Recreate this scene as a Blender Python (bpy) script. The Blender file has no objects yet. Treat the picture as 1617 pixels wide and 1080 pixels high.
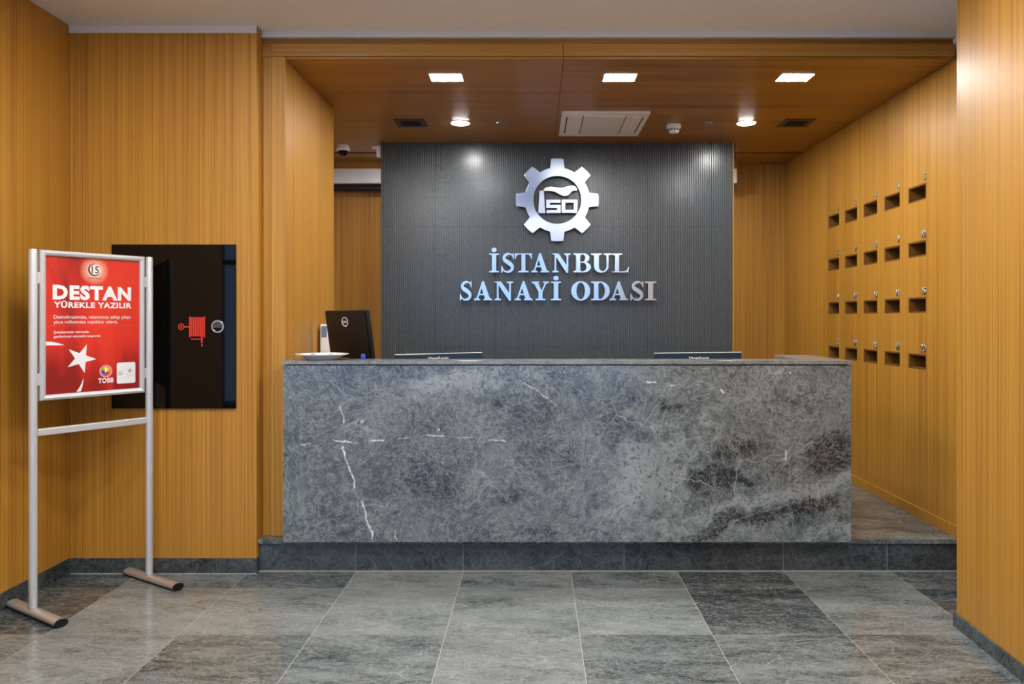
import bpy, bmesh, math, random
from mathutils import Matrix, Vector, noise as mnoise
random.seed(7)
C = bpy.context.scene.collection
SC = bpy.context.scene
# ------------------------------------------------------------------ camera
F, CX, CY, H = 1230.0, 845.0, 503.0, 1.424
cd = bpy.data.cameras.new('camera')
cam = bpy.data.objects.new('camera', cd); C.objects.link(cam)
cam.location = (0, 0, H); cam.rotation_euler = (math.pi/2, 0, 0)
cd.sensor_width = 36.0; cd.lens = F/1617*36
cd.shift_x = -(CX-808.5)/1617; cd.shift_y = -(540-CY)/1617
SC.camera = cam
# ------------------------------------------------------------------ world: blue dusk sky outside the glass front
w = bpy.data.worlds.new('dusk'); SC.world = w; w.use_nodes = True
bg = w.node_tree.nodes['Background']
bg.inputs[0].default_value = (0.30, 0.46, 0.80, 1); bg.inputs[1].default_value = 2.0
SC.view_settings.view_transform = 'Standard'; SC.view_settings.look = 'None'
SC.view_settings.gamma = 1; SC.view_settings.use_curve_mapping = False
SC.view_settings.exposure = 0.0
LOBBY_E, PANEL_E, SPOT_E = 47.0, 250.0, 260.0      # emission of lobby lights, niche panels, niche downlights

# ------------------------------------------------------------------ node helpers
class NT:
    def __init__(s, name):
        s.m = bpy.data.materials.new(name); s.m.use_nodes = True
        s.t = s.m.node_tree; s.b = s.t.nodes['Principled BSDF']
    def n(s, t, **k):
        o = s.t.nodes.new(t)
        for a, v in k.items(): setattr(o, a, v)
        return o
    def put(s, sock, v):
        if hasattr(v, 'is_output') or isinstance(v, bpy.types.NodeSocket): s.t.links.new(v, sock)
        else: sock.default_value = v
    def math(s, op, a, b=0.0, c=0.0, clamp=False):
        o = s.n('ShaderNodeMath', operation=op, use_clamp=clamp)
        s.put(o.inputs[0], a); s.put(o.inputs[1], b); s.put(o.inputs[2], c)
        return o.outputs[0]
    def comb(s, x, y, z):
        o = s.n('ShaderNodeCombineXYZ')
        for i, v in enumerate((x, y, z)): s.put(o.inputs[i], v)
        return o.outputs[0]
    def vmath(s, op, a, b):
        o = s.n('ShaderNodeVectorMath', operation=op); s.put(o.inputs[0], a); s.put(o.inputs[1], b)
        return o.outputs[0]
    def noise(s, vec, scale=1, detail=2, rough=.5, dist=0.0):
        o = s.n('ShaderNodeTexNoise'); s.put(o.inputs['Vector'], vec)
        o.inputs['Scale'].default_value = scale; o.inputs['Detail'].default_value = detail
        o.inputs['Roughness'].default_value = rough; o.inputs['Distortion'].default_value = dist
        return o
    def ramp(s, fac, stops):
        o = s.n('ShaderNodeValToRGB'); s.put(o.inputs[0], fac)
        e = o.color_ramp.elements
        while len(e) < len(stops): e.new(.5)
        for q, (p, c) in zip(e, stops):
            q.position = p; q.color = (*c, 1) if len(c) == 3 else c
        return o.outputs[0]
    def mix(s, fac, a, b, mode='MIX'):
        o = s.n('ShaderNodeMix', data_type='RGBA', blend_type=mode)
        s.put(o.inputs[0], fac)
        for i, v in ((6, a), (7, b)):
            s.put(o.inputs[i], (*v, 1) if isinstance(v, tuple) and len(v) == 3 else v)
        return o.outputs[2]
    def mrange(s, v, a, b, c=0., d=1.):
        o = s.n('ShaderNodeMapRange'); s.put(o.inputs[0], v)
        for i, q in enumerate((a, b, c, d)): o.inputs[i+1].default_value = q
        return o.outputs[0]
    def base(s, v, rough=.5, metal=0.0, spec=.5):
        s.put(s.b.inputs['Base Color'], (*v, 1) if isinstance(v, tuple) else v)
        s.put(s.b.inputs['Roughness'], rough); s.put(s.b.inputs['Metallic'], metal)
        s.b.inputs['Specular IOR Level'].default_value = spec
        return s.m

def plain(name, col, rough=.5, metal=0., spec=.5, grain=0.0):
    t = NT(name)
    if grain:
        tc = t.n('ShaderNodeTexCoord').outputs['Object']
        f = t.noise(tc, 40, 3).outputs[0]
        col = t.mix(t.mrange(f, .3, .7, 0, 1), tuple(c*(1-grain) for c in col), tuple(min(1, c*(1+grain)) for c in col))
    return t.base(col, rough, metal, spec)

def emit(name, col, e):
    t = NT(name); t.base(col, .5)
    t.b.inputs['Emission Color'].default_value = (*col, 1); t.b.inputs['Emission Strength'].default_value = e
    return t.m

def wood(name, axis='V', gain=1.0, red=0.0, rough=.36, freq=1.0):
    t = NT(name)
    tc = t.n('ShaderNodeTexCoord').outputs['Object']
    rnd = t.n('ShaderNodeObjectInfo').outputs['Random']
    sp = t.n('ShaderNodeSeparateXYZ'); t.put(sp.inputs[0], tc)
    x, y, z = sp.outputs
    if axis == 'V': u, v = t.math('ADD', x, y), z
    else: u, v = t.math('ADD', y, z), x
    u = t.math('ADD', u, t.math('MULTIPLY', rnd, 17.0))
    def st(su, sv, det):
        return t.noise(t.comb(t.math('MULTIPLY', u, su*freq), 0.0, t.math('MULTIPLY', v, sv)), 1, det, .55).outputs[0]
    a, b, c = st(130, .5, 2), st(45, .25, 1), st(7, .12, 1)
    f = t.math('ADD', t.math('ADD', t.math('MULTIPLY', a, .58), t.math('MULTIPLY', b, .26)), t.math('MULTIPLY', c, .16))
    g = gain
    def k(r, gg, bb): return (r*g, gg*g*(1-red*.25), bb*g*(1-red*.4))
    col = t.ramp(f, [(.32, k(.23, .090, .012)), (.44, k(.395, .180, .021)), (.54, k(.475, .230, .028)), (.68, k(.56, .295, .050))])
    d = st(175, .5, 1)
    col = t.mix(t.mrange(d, .58, .68, 0, .42), col, k(.22, .085, .015))
    return t.base(col, t.mrange(a, .3, .7, rough, rough+.1), 0, .5)

def stone(name, dark, mid, light, vein, rough=.13, streak=0.0, tint=0.0, patt=False, veins=1.0, scale=1.0):
    t = NT(name)
    tc = t.n('ShaderNodeTexCoord').outputs['Object']
    rnd = t.n('ShaderNodeObjectInfo').outputs['Random']
    off = t.comb(t.math('MULTIPLY', rnd, 31.0), t.math('MULTIPLY', rnd, 57.0), t.math('MULTIPLY', rnd, 13.0))
    vec = t.vmath('ADD', tc, off)
    if streak:
        mp = t.n('ShaderNodeMapping'); t.put(mp.inputs[0], vec)
        t.put(mp.inputs['Rotation'], t.comb(0.0, 0.0, t.math('ADD', t.math('MULTIPLY', rnd, 1.1), .05))); mp.inputs['Scale'].default_value = (1, 1+streak, 1)
        svec = mp.outputs[0]
    else: svec = vec
    warp = t.noise(svec, 2.2*scale, 4, .55)
    wv = t.vmath('ADD', svec, t.vmath('MULTIPLY', t.vmath('SUBTRACT', warp.outputs['Color'], (.5, .5, .5)), (.55, .55, .55)))
    cloud = t.noise(wv, 2.0*scale, 6, .62).outputs[0]
    fine = t.noise(wv, 26, 8, .72, .5).outputs[0]
    grit = t.noise(svec, 110, 5, .7).outputs[0]
    flake = t.noise(wv, 60, 7, .78, .8).outputs[0]
    f = t.math('ADD', t.math('ADD', t.math('MULTIPLY', cloud, .34), t.math('MULTIPLY', flake, .22)), t.math('ADD', t.math('MULTIPLY', fine, .30), t.math('MULTIPLY', grit, .14)))
    if streak:
        big = t.noise(t.vmath('MULTIPLY', svec, (1, 1.6, 1)), 2.6, 5, .6, .8).outputs[0]
        f = t.math('ADD', f, t.math('MULTIPLY', t.math('SUBTRACT', big, .54), .25))
    if tint: f = t.math('ADD', f, t.math('MULTIPLY', t.math('SUBTRACT', rnd, .5), tint))
    if patt:
        at = t.n('ShaderNodeAttribute', attribute_name='pattern')
        pr = t.n('ShaderNodeSeparateColor'); t.put(pr.inputs[0], at.outputs['Color'])
        f = t.math('ADD', f, t.math('SUBTRACT', t.math('MULTIPLY', pr.outputs[0], .13), t.math('MULTIPLY', pr.outputs[1], .14)))
    col = t.ramp(f, [(.405, dark), (.485, mid), (.56, tuple((a+b)/2 for a, b in zip(mid, light))), (.67, light)])
    def vo(sc, wid, vv):
        o = t.n('ShaderNodeTexVoronoi', feature='DISTANCE_TO_EDGE'); t.put(o.inputs['Vector'], vv); o.inputs['Scale'].default_value = sc
        return t.mrange(o.outputs['Distance'], 0.0, wid, 1.0, 0.0)
    wvs = t.vmath('ADD', svec, t.vmath('MULTIPLY', t.vmath('SUBTRACT', warp.outputs['Color'], (.5, .5, .5)), (.30, .30, .30)))
    wv2 = t.vmath('ADD', wvs, t.vmath('MULTIPLY', t.noise(svec, 16, 3, .6).outputs['Color'], (.045, .045, .045)))
    m1 = t.mrange(t.noise(vec, 3.1, 3).outputs[0], .42, .62, 0, 1)
    m2 = t.mrange(t.noise(vec, 5.3, 3).outputs[0], .40, .65, 0, 1)
    def rid(sc, det, wid, vv, dist=0.0):
        n = t.noise(vv, sc, det, .62, dist).outputs[0]
        return t.mrange(t.math('ABSOLUTE', t.math('SUBTRACT', n, .5)), 0.0, wid, 1.0, 0.0)
    v1 = t.math('MULTIPLY', vo(3.0*scale, .013, wv2), t.math('MULTIPLY', m1, .55*veins))
    v2 = t.math('MULTIPLY', t.math('MAXIMUM', rid(4.2*scale, 6, .009, wvs), t.math('MULTIPLY', vo(8*scale, .022, wv2), .7)), t.math('MULTIPLY', m2, .48*veins))
    v3 = t.math('MULTIPLY', t.math('MAXIMUM', rid(11*scale, 6, .014, wvs, .3), rid(15*scale, 6, .013, t.vmath('ADD', wvs, (3.1, 7.7, 5.2)))), .42*veins)
    vm = t.math('MAXIMUM', t.math('MAXIMUM', v1, v2), v3)
    col = t.mix(vm, col, vein)
    sk = t.noise(wv2, 7.0, 6, .7).outputs[0]
    col = t.mix(t.mrange(sk, .715, .75, 0, .7), col, (.62, .64, .62))
    warm = 0.0 if patt else t.mrange(t.noise(vec, 1.3, 3).outputs[0], .54, .70, 0, .25)
    col = t.mix(warm, col, t.mix(1.0, col, (1.12, .97, .84), 'MULTIPLY'))
    if patt:
        fl = t.mrange(t.noise(svec, 52, 3, .6).outputs[0], .57, .61, 0, .6)
        col = t.mix(t.math('MULTIPLY', fl, pr.outputs[0]), col, dark)
    if patt: col = t.mix(t.math('MULTIPLY', pr.outputs[2], t.mrange(flake, .36, .46, 0, 1)), col, (.80, .82, .82))
    return t.base(col, t.mrange(fine, .3, .7, rough, rough+.06), 0, .8 if patt else .62)

# ------------------------------------------------------------------ materials
M = {}
M['wood'] = wood('teak_veneer')
M['wood_h'] = wood('teak_veneer_horizontal', 'H', .92)
M['wood_ceiling'] = wood('teak_ceiling_veneer', 'H', .78, .05, .32, .14)
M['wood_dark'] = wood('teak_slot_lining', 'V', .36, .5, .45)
M['wood_rear_shade'] = wood('teak_veneer_rear_shade', 'V', 1.0, .3, .42)  # same teak, reddened to put the rear corner's shade into its colour
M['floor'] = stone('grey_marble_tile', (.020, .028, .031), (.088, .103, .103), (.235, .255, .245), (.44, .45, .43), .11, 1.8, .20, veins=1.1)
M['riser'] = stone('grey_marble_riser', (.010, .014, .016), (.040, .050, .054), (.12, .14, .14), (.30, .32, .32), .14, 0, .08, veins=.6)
M['desk'] = stone('grey_marble_slab', (.018, .025, .028), (.084, .101, .106), (.25, .28, .28), (.48, .50, .49), .10, 0, 0, True)
M['ledge'] = stone('grey_marble_edge', (.06, .07, .07), (.16, .175, .175), (.30, .32, .31), (.36, .37, .36), .12)
M['grout'] = plain('pale_grout', (.34, .34, .32), .8, grain=.1)
M['lobby_floor'] = M['floor']
M['white'] = plain('white_paint', (.78, .81, .85), .7, grain=.02)
M['white_trim'] = plain('white_trim', (.74, .76, .78), .45)
M['white_plastic'] = plain('white_plastic', (.86, .87, .88), .35)
M['ribbed'] = plain('dark_ribbed_stone', (.076, .090, .098), .26, 0, .6, grain=.10)
M['black'] = plain('black_plastic', (.009, .010, .012), .30, 0, .3)
M['black_glass'] = plain('black_glass', (.002, .002, .0025), .03, 0, .28)
M['dark_gap'] = plain('dark_recess', (.02, .014, .01), .8)  # also colours the strip of shadow below the pelmet
M['dark_grille'] = plain('dark_grille', (.06, .035, .02), .5)
M['grille_black'] = plain('vent_black', (.012, .010, .009), .6)
M['alu'] = plain('brushed_aluminium', (.64, .66, .68), .32, .45)
M['alu_foot'] = plain('anodised_foot', (.55, .49, .43), .36, .6)
M['steel'] = plain('polished_steel', (.74, .84, .92), .20, 1.0, .5)
M['steel_gear'] = plain('brushed_steel', (.46, .50, .60), .28, 1.0, .5)
def brushed():
    t = NT('brushed_steel_ring'); t.base((.47, .53, .66), .34, 1.0)
    tg = t.n('ShaderNodeTangent', direction_type='RADIAL', axis='Y')
    t.b.inputs['Anisotropic'].default_value = .75
    t.put(t.b.inputs['Tangent'], tg.outputs[0]); return t.m
M['steel_ring'] = brushed()
M['steel_dull'] = plain('satin_steel', (.55, .54, .50), .35, 1.0)
M['steel_dark'] = plain('dark_steel', (.42, .41, .38), .45, .9)
M['dark_grey'] = plain('dark_grey', (.07, .07, .075), .4, .3)
M['chrome'] = plain('chrome', (.62, .62, .62), .15, 1.0)
M['navy'] = plain('blue_black_plastic', (.018, .038, .062), .25)
M['silver'] = plain('silver_edge', (.55, .58, .60), .35, .4)
M['print_white'] = plain('white_print', (.74, .74, .74), .5)
M['print_dark'] = plain('dark_print', (.05, .045, .05), .5)
M['red_print'] = plain('red_print', (.72, .045, .022), .4)
M['blue'] = plain('blue_plastic', (.03, .05, .42), .4)
M['label_blue'] = plain('label_blue_grey', (.14, .22, .33), .5)
M['porcelain'] = plain('porcelain', (.82, .83, .84), .12)
M['metal_frame'] = plain('dark_window_frame', (.05, .05, .055), .4, .5)
M['pave'] = plain('outdoor_paving', (.08, .085, .1), .8, grain=.2)
M['panel_light'] = emit('light_diffuser', (.97, .985, 1.0), PANEL_E)
M['spot_light'] = emit('downlight_diffuser', (1.0, .985, .94), SPOT_E)
M['lobby_light'] = emit('lobby_light_diffuser', (1.0, .975, .94), LOBBY_E)
def poster_mat():
    t = NT('red_poster_print')
    tc = t.n('ShaderNodeTexCoord').outputs['Object']
    sp = t.n('ShaderNodeSeparateXYZ'); t.put(sp.inputs[0], tc)
    x, z = sp.outputs[0], sp.outputs[2]
    mp = t.n('ShaderNodeMapping'); t.put(mp.inputs[0], tc); mp.inputs['Rotation'].default_value = (0, .6, 0); mp.inputs['Scale'].default_value = (6, 1, 1.6)
    f = t.noise(mp.outputs[0], 1, 3, .5, .4).outputs[0]
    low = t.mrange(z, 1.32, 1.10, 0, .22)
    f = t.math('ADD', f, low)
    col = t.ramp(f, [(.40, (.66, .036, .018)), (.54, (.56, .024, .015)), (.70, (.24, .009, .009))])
    dx = t.math('SUBTRACT', x, 0.0); dz = t.math('SUBTRACT', z, 1.668)
    r = t.math('SQRT', t.math('ADD', t.math('MULTIPLY', dx, dx), t.math('MULTIPLY', dz, dz)))
    col = t.mix(t.mrange(r, .075, .022, 0, .7), col, (.95, .62, .42))
    col = t.mix(t.mrange(r, .040, .018, 0, .8), col, (.93, .86, .82))
    return t.base(col, .35)
M['poster'] = poster_mat()

# ------------------------------------------------------------------ geometry helpers
def X(px, Y): return (px-CX)/F*Y
def Z(py, Y): return H-(py-CY)/F*Y
def bx(bm, x0, x1, y0, y1, z0, z1, bev=0.0):
    vs = [bm.verts.new((x, y, z)) for x in (x0, x1) for y in (y0, y1) for z in (z0, z1)]
    fs = [(0, 1, 3, 2), (4, 6, 7, 5), (0, 4, 5, 1), (2, 3, 7, 6), (0, 2, 6, 4), (1, 5, 7, 3)]
    faces = [bm.faces.new([vs[i] for i in f]) for f in fs]
    if bev:
        es = {e for f in faces for e in f.edges}
        bmesh.ops.bevel(bm, geom=list(es), offset=bev, segments=2, affect='EDGES', profile=.5)
def lathe(bm, prof, n=32, axis='z', c=(0, 0, 0), close=True):
    rings = []
    for r, h in prof:
        ring = []
        for i in range(n):
            a = 2*math.pi*i/n; p = (r*math.cos(a), r*math.sin(a), h)
            if axis == 'y': p = (p[0], p[2], p[1])
            if axis == 'x': p = (p[2], p[0], p[1])
            ring.append(bm.verts.new((p[0]+c[0], p[1]+c[1], p[2]+c[2])))
        rings.append(ring)
    for a, b in zip(rings, rings[1:]):
        for i in range(n): bm.faces.new((a[i], a[(i+1) % n], b[(i+1) % n], b[i]))
    if close: bm.faces.new(rings[0][::-1]); bm.faces.new(rings[-1])
    bmesh.ops.recalc_face_normals(bm, faces=bm.faces)
def loops_mesh(bm, pieces, ext, mtx, bev=0.0, stag=False):
    """pieces: list of lists of closed 2D loops (outer + holes); extruded by ext along local z, then moved by mtx"""
    for kk, loops in enumerate(pieces):
        cu = bpy.data.curves.new('tmp', 'CURVE'); cu.dimensions = '2D'; cu.fill_mode = 'BOTH'
        cu.extrude = ext/2; cu.bevel_depth = bev; cu.bevel_resolution = 1; cu.offset = -bev
        for lp in loops:
            s = cu.splines.new('POLY'); s.points.add(len(lp)-1)
            for p, q in zip(s.points, lp): p.co = (q[0], q[1], 0, 1)
            s.use_cyclic_u = True
        o = bpy.data.objects.new('tmp', cu)
        me = o.to_mesh(); me.transform(mtx @ Matrix.Translation((0, 0, .0003*kk if stag else 0))); bm.from_mesh(me)
        o.to_mesh_clear(); bpy.data.objects.remove(o); bpy.data.curves.remove(cu)
def text_bm(bm, body, x0, x1, y0, y1, ext, mtx, bold=0.0, fit='xy', cap=True, base=None, sp=1.0):
    """text fitted into the rectangle x0..x1, y0..y1 (local 2D); y0 is the baseline when cap"""
    cu = bpy.data.curves.new('tmp', 'FONT'); cu.body = body; cu.size = 1; cu.offset = bold
    cu.space_character = sp; cu.resolution_u = 3; cu.extrude = 0
    o = bpy.data.objects.new('tmp', cu); C.objects.link(o)
    me = bpy.data.meshes.new_from_object(o.evaluated_get(bpy.context.evaluated_depsgraph_get()))
    bpy.data.objects.remove(o)
    b2 = bmesh.new(); b2.from_mesh(me); bpy.data.meshes.remove(me)
    xs = [v.co.x for v in b2.verts]; mx0, mx1 = min(xs), max(xs)
    sx = (x1-x0)/(mx1-mx0); sy = (y1-y0)/.729 if fit == 'xy' else sx
    if fit == 'y': sx = sy = (y1-y0)/.729; x0 = x1-(mx1-mx0)*sx if base == 'right' else x0
    for v in b2.verts: v.co = (x0+(v.co.x-mx0)*sx, y0+v.co.y*sy, 0)
    if ext:
        r = bmesh.ops.extrude_face_region(b2, geom=list(b2.faces))
        for g in r['geom']:
            if isinstance(g, bmesh.types.BMVert): g.co.z += ext
        bmesh.ops.recalc_face_normals(b2, faces=b2.faces)
    b2.transform(mtx)
    me = bpy.data.meshes.new('tmp'); b2.to_mesh(me); b2.free(); bm.from_mesh(me); bpy.data.meshes.remove(me)
    return (mx1-mx0)*sx
FRONT = Matrix(((1, 0, 0, 0), (0, 0, -1, 0), (0, 1, 0, 0), (0, 0, 0, 1)))      # text x -> X, y -> Z, faces -Y
RIGHTW = Matrix(((0, 0, -1, 0), (-1, 0, 0, 0), (0, 1, 0, 0), (0, 0, 0, 1)))    # text x -> -Y, y -> Z, faces -X
def at(mtx, x, y, z): return Matrix.Translation((x, y, z)) @ mtx
def obj(name, bm, m, parent=None, loc=None, smooth=None):
    me = bpy.data.meshes.new(name); bm.to_mesh(me); bm.free()
    me.materials.append(m)
    if smooth is not None: 
        me.polygons.foreach_set('use_smooth', [True]*len(me.polygons)); me.set_sharp_from_angle(angle=math.radians(smooth))
    o = bpy.data.objects.new(name, me); C.objects.link(o)
    if parent: o.parent = parent
    if loc: o.location = loc
    return o
def box(name, m, x0, x1, y0, y1, z0, z1, parent=None, bev=0.0):
    bm = bmesh.new(); bx(bm, x0, x1, y0, y1, z0, z1, bev)
    return obj(name, bm, m, parent)
def thing(name, label, cat, loc=(0, 0, 0), rz=0.0, group=None):
    o = bpy.data.objects.new(name, None); C.objects.link(o); o.location = loc; o.rotation_euler = (0, 0, rz)
    o.empty_display_size = .1
    o['label'] = label; o['category'] = cat
    if group: o['group'] = group
    return o
def tag(o, label, cat, group=None):
    o['label'] = label; o['category'] = cat
    if group: o['group'] = group
    return o
def struct(name):
    o = bpy.data.objects.new(name, None); C.objects.link(o); o['kind'] = 'structure'; return o
def S(o): o['kind'] = 'structure'; return o

# ------------------------------------------------------------------ setting: floor
YR, ZT = 4.39, .184             # riser plane, top of the raised step
floor = struct('floor')
box('screed', M['grout'], -2.75, 3.2, -.3, 4.45, -.06, -.0006, floor)
xs = [-2.814, -2.210, -1.607, -1.0066, -.4045, .2005, .799, 1.400, 2.0, 2.6, 3.2]
ys = [4.385, 4.111, 3.511, 2.911, 2.311, 1.711, 1.111, .511, -.089]
for i in range(len(xs)-1):
    for j in range(len(ys)-1):
        x0, x1, y1, y0 = max(xs[i], -2.74), xs[i+1], ys[j], ys[j+1]
        cx, cy = (x0+x1)/2, (y0+y1)/2; g = .0014
        bm = bmesh.new(); bx(bm, x0+g-cx, x1-g-cx, y0+g-cy, y1-g-cy, -.02, 0)
        o = obj('floor_tile', bm, M['floor'], floor, (cx, cy, 0))
box('lobby_slab', M['lobby_floor'], -6.2, 4.2, -3.4, -.092, -.06, 0, floor)
box('lobby_slab', M['lobby_floor'], -6.2, -2.752, -.092, 4.45, -.06, 0, floor)
box('lobby_slab', M['lobby_floor'], 3.202, 4.2, -.092, 4.45, -.06, 0, floor)
# ------------------------------------------------------------------ setting: raised step
step = struct('floor_platform')
box('core', M['grout'], -1.545, 2.42, YR+.022, 7.48, 0.0, ZT-.026, step)
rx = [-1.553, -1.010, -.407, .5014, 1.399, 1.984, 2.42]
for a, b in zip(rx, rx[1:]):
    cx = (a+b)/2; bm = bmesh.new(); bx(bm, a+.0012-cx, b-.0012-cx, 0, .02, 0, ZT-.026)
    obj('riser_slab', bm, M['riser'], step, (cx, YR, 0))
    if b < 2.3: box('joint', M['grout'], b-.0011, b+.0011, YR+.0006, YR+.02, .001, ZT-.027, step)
tx = [-1.566, -.407, .5014, 1.399, 2.42]; ty = [YR-.016, 5.55, 6.6, 7.48]
for a, b in zip(tx, tx[1:]):
    for c, d in zip(ty, ty[1:]):
        cx, cy = (a+b)/2, (c+d)/2; bm = bmesh.new(); bx(bm, a+.0008-cx, b-.0008-cx, c+.0008-cy, d-.0008-cy, 0, .024)
        obj('tread_slab', bm, M['ledge'] if False else M['floor'], step, (cx, cy, ZT-.025))
# ------------------------------------------------------------------ setting: walls
YB, WX, WR = 4.35, -2.60, 2.395
ZC, ZN = 3.06, 2.905
S(box('wall_left', M['wood'], WX-.14, WX, 2.2, YB+.25, .0, ZC))
S(box('wall_back', M['wood'], WX+.0015, -1.556, YB, YB+.25, .0, ZC))
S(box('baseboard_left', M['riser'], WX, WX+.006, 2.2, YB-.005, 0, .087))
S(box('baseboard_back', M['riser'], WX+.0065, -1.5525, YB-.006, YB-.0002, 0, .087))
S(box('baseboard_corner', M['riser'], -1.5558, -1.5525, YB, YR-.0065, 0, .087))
# portal frame around the niche
jb = struct('trim_1')
box('outer_board', M['wood'], -1.555, -1.505, 4.455, 4.60, ZT, 2.995, jb)
box('inner_board', M['wood'], -1.5035, -1.4225, 4.440, 4.60, ZT, 2.918, jb, .003)
box('corner_block', M['wood_h'], -1.555, -1.505, 4.448, 4.60-.002, 2.92, 2.984, jb)
box('beam_board', M['wood_h'], -1.5035, .1608, 4.440, 4.60, 2.9195, 2.992, jb, .003)
box('beam_board', M['wood_h'], .1632, 2.394, 4.440, 4.60, 2.9195, 2.992, jb, .003)
box('top_strip', M['wood_ceiling'], -1.555, 2.394, 4.462, 4.60, 2.993, 3.03, jb)
# niche walls
nl = S(box('wall_niche_left', M['wood'], -1.555, -1.4222, 4.601, 5.50, ZT, ZN-.0005))
S(box('wall_rear_left', M['wood_rear_shade'], -2.75, -2.60, YB+.251, 7.62, 0, ZN+.1))
wrn = struct('wall_rear')
for a, b in ((-2.60, -1.868), (-1.864, -.60), (-.597, .70), (.703, 1.72), (1.723, WR+.06)):
    box('panel', M['wood_rear_shade'] if b < 1.5 else M['wood'], a, b, 7.485, 7.60, 0, ZN+.05, wrn)
pel = struct('trim_2')
box('pelmet_box', M['white_plastic'], -2.59, X(1164, 7.30), 7.30, 7.48, Z(289, 7.30), Z(266, 7.30), pel, .004)
box('fascia_board', M['wood_h'], -2.59, X(1164, 7.30), 7.312, 7.33, Z(266, 7.30)+.0005, ZN-.0005, pel)
box('pelmet_shadow', M['dark_gap'], -2.59, X(1160, 7.34), 7.36, 7.484, Z(289, 7.30)-.045, Z(289, 7.30)-.0005, pel)  # dark strip standing in for the shadow under the pelmet
# canopy ceiling of wood panels
cn = struct('ceiling_canopy')
for a, b in ((-2.60, .1605), (.1635, WR+.1)):
    for c, d in ((4.447, 5.098), (5.1, 5.838), (5.84, 6.93)):
        box('ceiling_panel', M['wood_ceiling'], max(a, -1.421) if c < 4.5 else a, min(b, WR-.001) if c < 4.5 else b, c, d, ZN, ZN+.013, cn)
box('ceiling_panel', M['wood_ceiling'], -2.60, WR+.1, 7.0, 7.484, ZN, ZN+.02, cn)
box('recess_back', M['dark_gap'], -2.75, WR+.2, 4.601, 7.62, ZN+.06, ZN+.10, cn)
# right niche wall: upright panels, five of them with four slots each
wr = struct('wall_right')
cols = [(4.77, 5.00), (5.113, 5.343), (5.451, 5.681), (5.794, 6.024), (6.135, 6.365)]
rows = [(2.157, 2.259), (1.810, 1.908), (1.459, 1.557), (1.107, 1.203)]
seams = [4.735, 5.064, 5.398, 5.738, 6.080, 6.432]
def slab(y0, y1, holes=None):
    bm = bmesh.new(); g = .0012
    if not holes: bx(bm, WR, WR+.03, y0+g, y1-g, ZT, ZN-.001)
    else:
        (a, b) = holes
        bx(bm, WR, WR+.03, y0+g, a, ZT, ZN-.001); bx(bm, WR, WR+.03, b, y1-g, ZT, ZN-.001)
        zz = [ZT]+[v for r in sorted(rows) for v in r]+[ZN-.001]
        for k in range(0, len(zz), 2): bx(bm, WR, WR+.03, a, b, zz[k], zz[k+1])
    obj('panel', bm, M['wood'], wr)
slab(4.40, seams[0])
for k, c in enumerate(cols): slab(seams[k], seams[k+1], c)
slab(seams[5], 7.484)
box('backing', M['dark_gap'], WR+.34, WR+.36, 4.40, 7.6, 0, ZN+.1, wr)
S(box('baseboard_right', M['wood'], WR-.014, WR-.0005, 4.41, 7.484, ZT, ZT+.064))
# front right wall (pier)
def xr(Y): return 1.951-.055*(3.604-Y)
bm = bmesh.new()
for (z0, z1, d) in ((0, ZC, 0),):
    lo = [bm.verts.new(p) for p in ((xr(3.604), 3.604, z0), (xr(.4), .4, z0), (2.9, .4, z0), (2.9, 3.604, z0))]
    hi = [bm.verts.new((v.co.x, v.co.y, z1)) for v in lo]
    bm.faces.new(lo[::-1]); bm.faces.new(hi)
    for i in range(4): bm.faces.new((lo[i], lo[(i+1) % 4], hi[(i+1) % 4], hi[i]))
bmesh.ops.recalc_face_normals(bm, faces=bm.faces)
S(obj('wall_front_right', bm, M['wood']))
bm = bmesh.new()
lo = [bm.verts.new(p) for p in ((xr(3.614)-.013, 3.614, 0), (xr(.4)-.013, .4, 0), (xr(.4)-.0005, .4, 0), (xr(3.604)-.0005, 3.614, 0))]
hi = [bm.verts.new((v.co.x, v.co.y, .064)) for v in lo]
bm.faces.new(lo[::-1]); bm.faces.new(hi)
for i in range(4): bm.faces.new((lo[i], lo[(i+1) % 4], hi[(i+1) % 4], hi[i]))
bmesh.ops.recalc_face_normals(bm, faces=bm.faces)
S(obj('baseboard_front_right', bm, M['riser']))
S(box('trim_5', M['grout'], -1.553, 2.42, YR-.006, YR-.0003, 0, .005))
S(box('trim_6', M['grout'], WX+.012, -1.5535, YB-.012, YB-.0063, 0, .004))
S(box('wall_right_end', M['wood'], WR+.031, 2.9, 4.40, 4.60, 0, ZC))
# ------------------------------------------------------------------ setting: lobby ceiling and the rest of the lobby
S(box('ceiling', M['white'], -6.2, 4.2, -3.4, 4.46, ZC, ZC+.1))
S(box('trim_3', M['white_trim'], WX, -1.555, YB-.006, YB, 3.018, ZC-.0005))
S(box('trim_4', M['white_trim'], -1.5545, 2.394, 4.425, 4.461, 3.024, ZC-.0005))
S(box('wall_lobby_left', M['white'], -6.3, -6.2, -3.4, 4.46, 0, ZC))
S(box('wall_lobby_end', M['white'], -6.2, WX-.141, 4.40, 4.5, 0, ZC))
S(box('wall_lobby_right', M['wood'], 4.2, 4.3, -3.4, 4.46, 0, ZC))
S(box('wall_entrance', M['wood'], 1.75, 4.2, -3.4, -3.3, 0, ZC))
win = struct('window_1')
for k in range(7):
    x = -6.2+k*1.3
    box('mullion', M['metal_frame'], x, x+.09, -3.4, -3.3, 0, ZC, win)
for z in (0, 2.25, ZC-.08): box('transom', M['metal_frame'], -6.2, 1.75, -3.38, -3.32, z, z+.08, win)
S(box('ground_outside', M['pave'], -14, 8, -5.0, -3.41, -.12, -.02))

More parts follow.
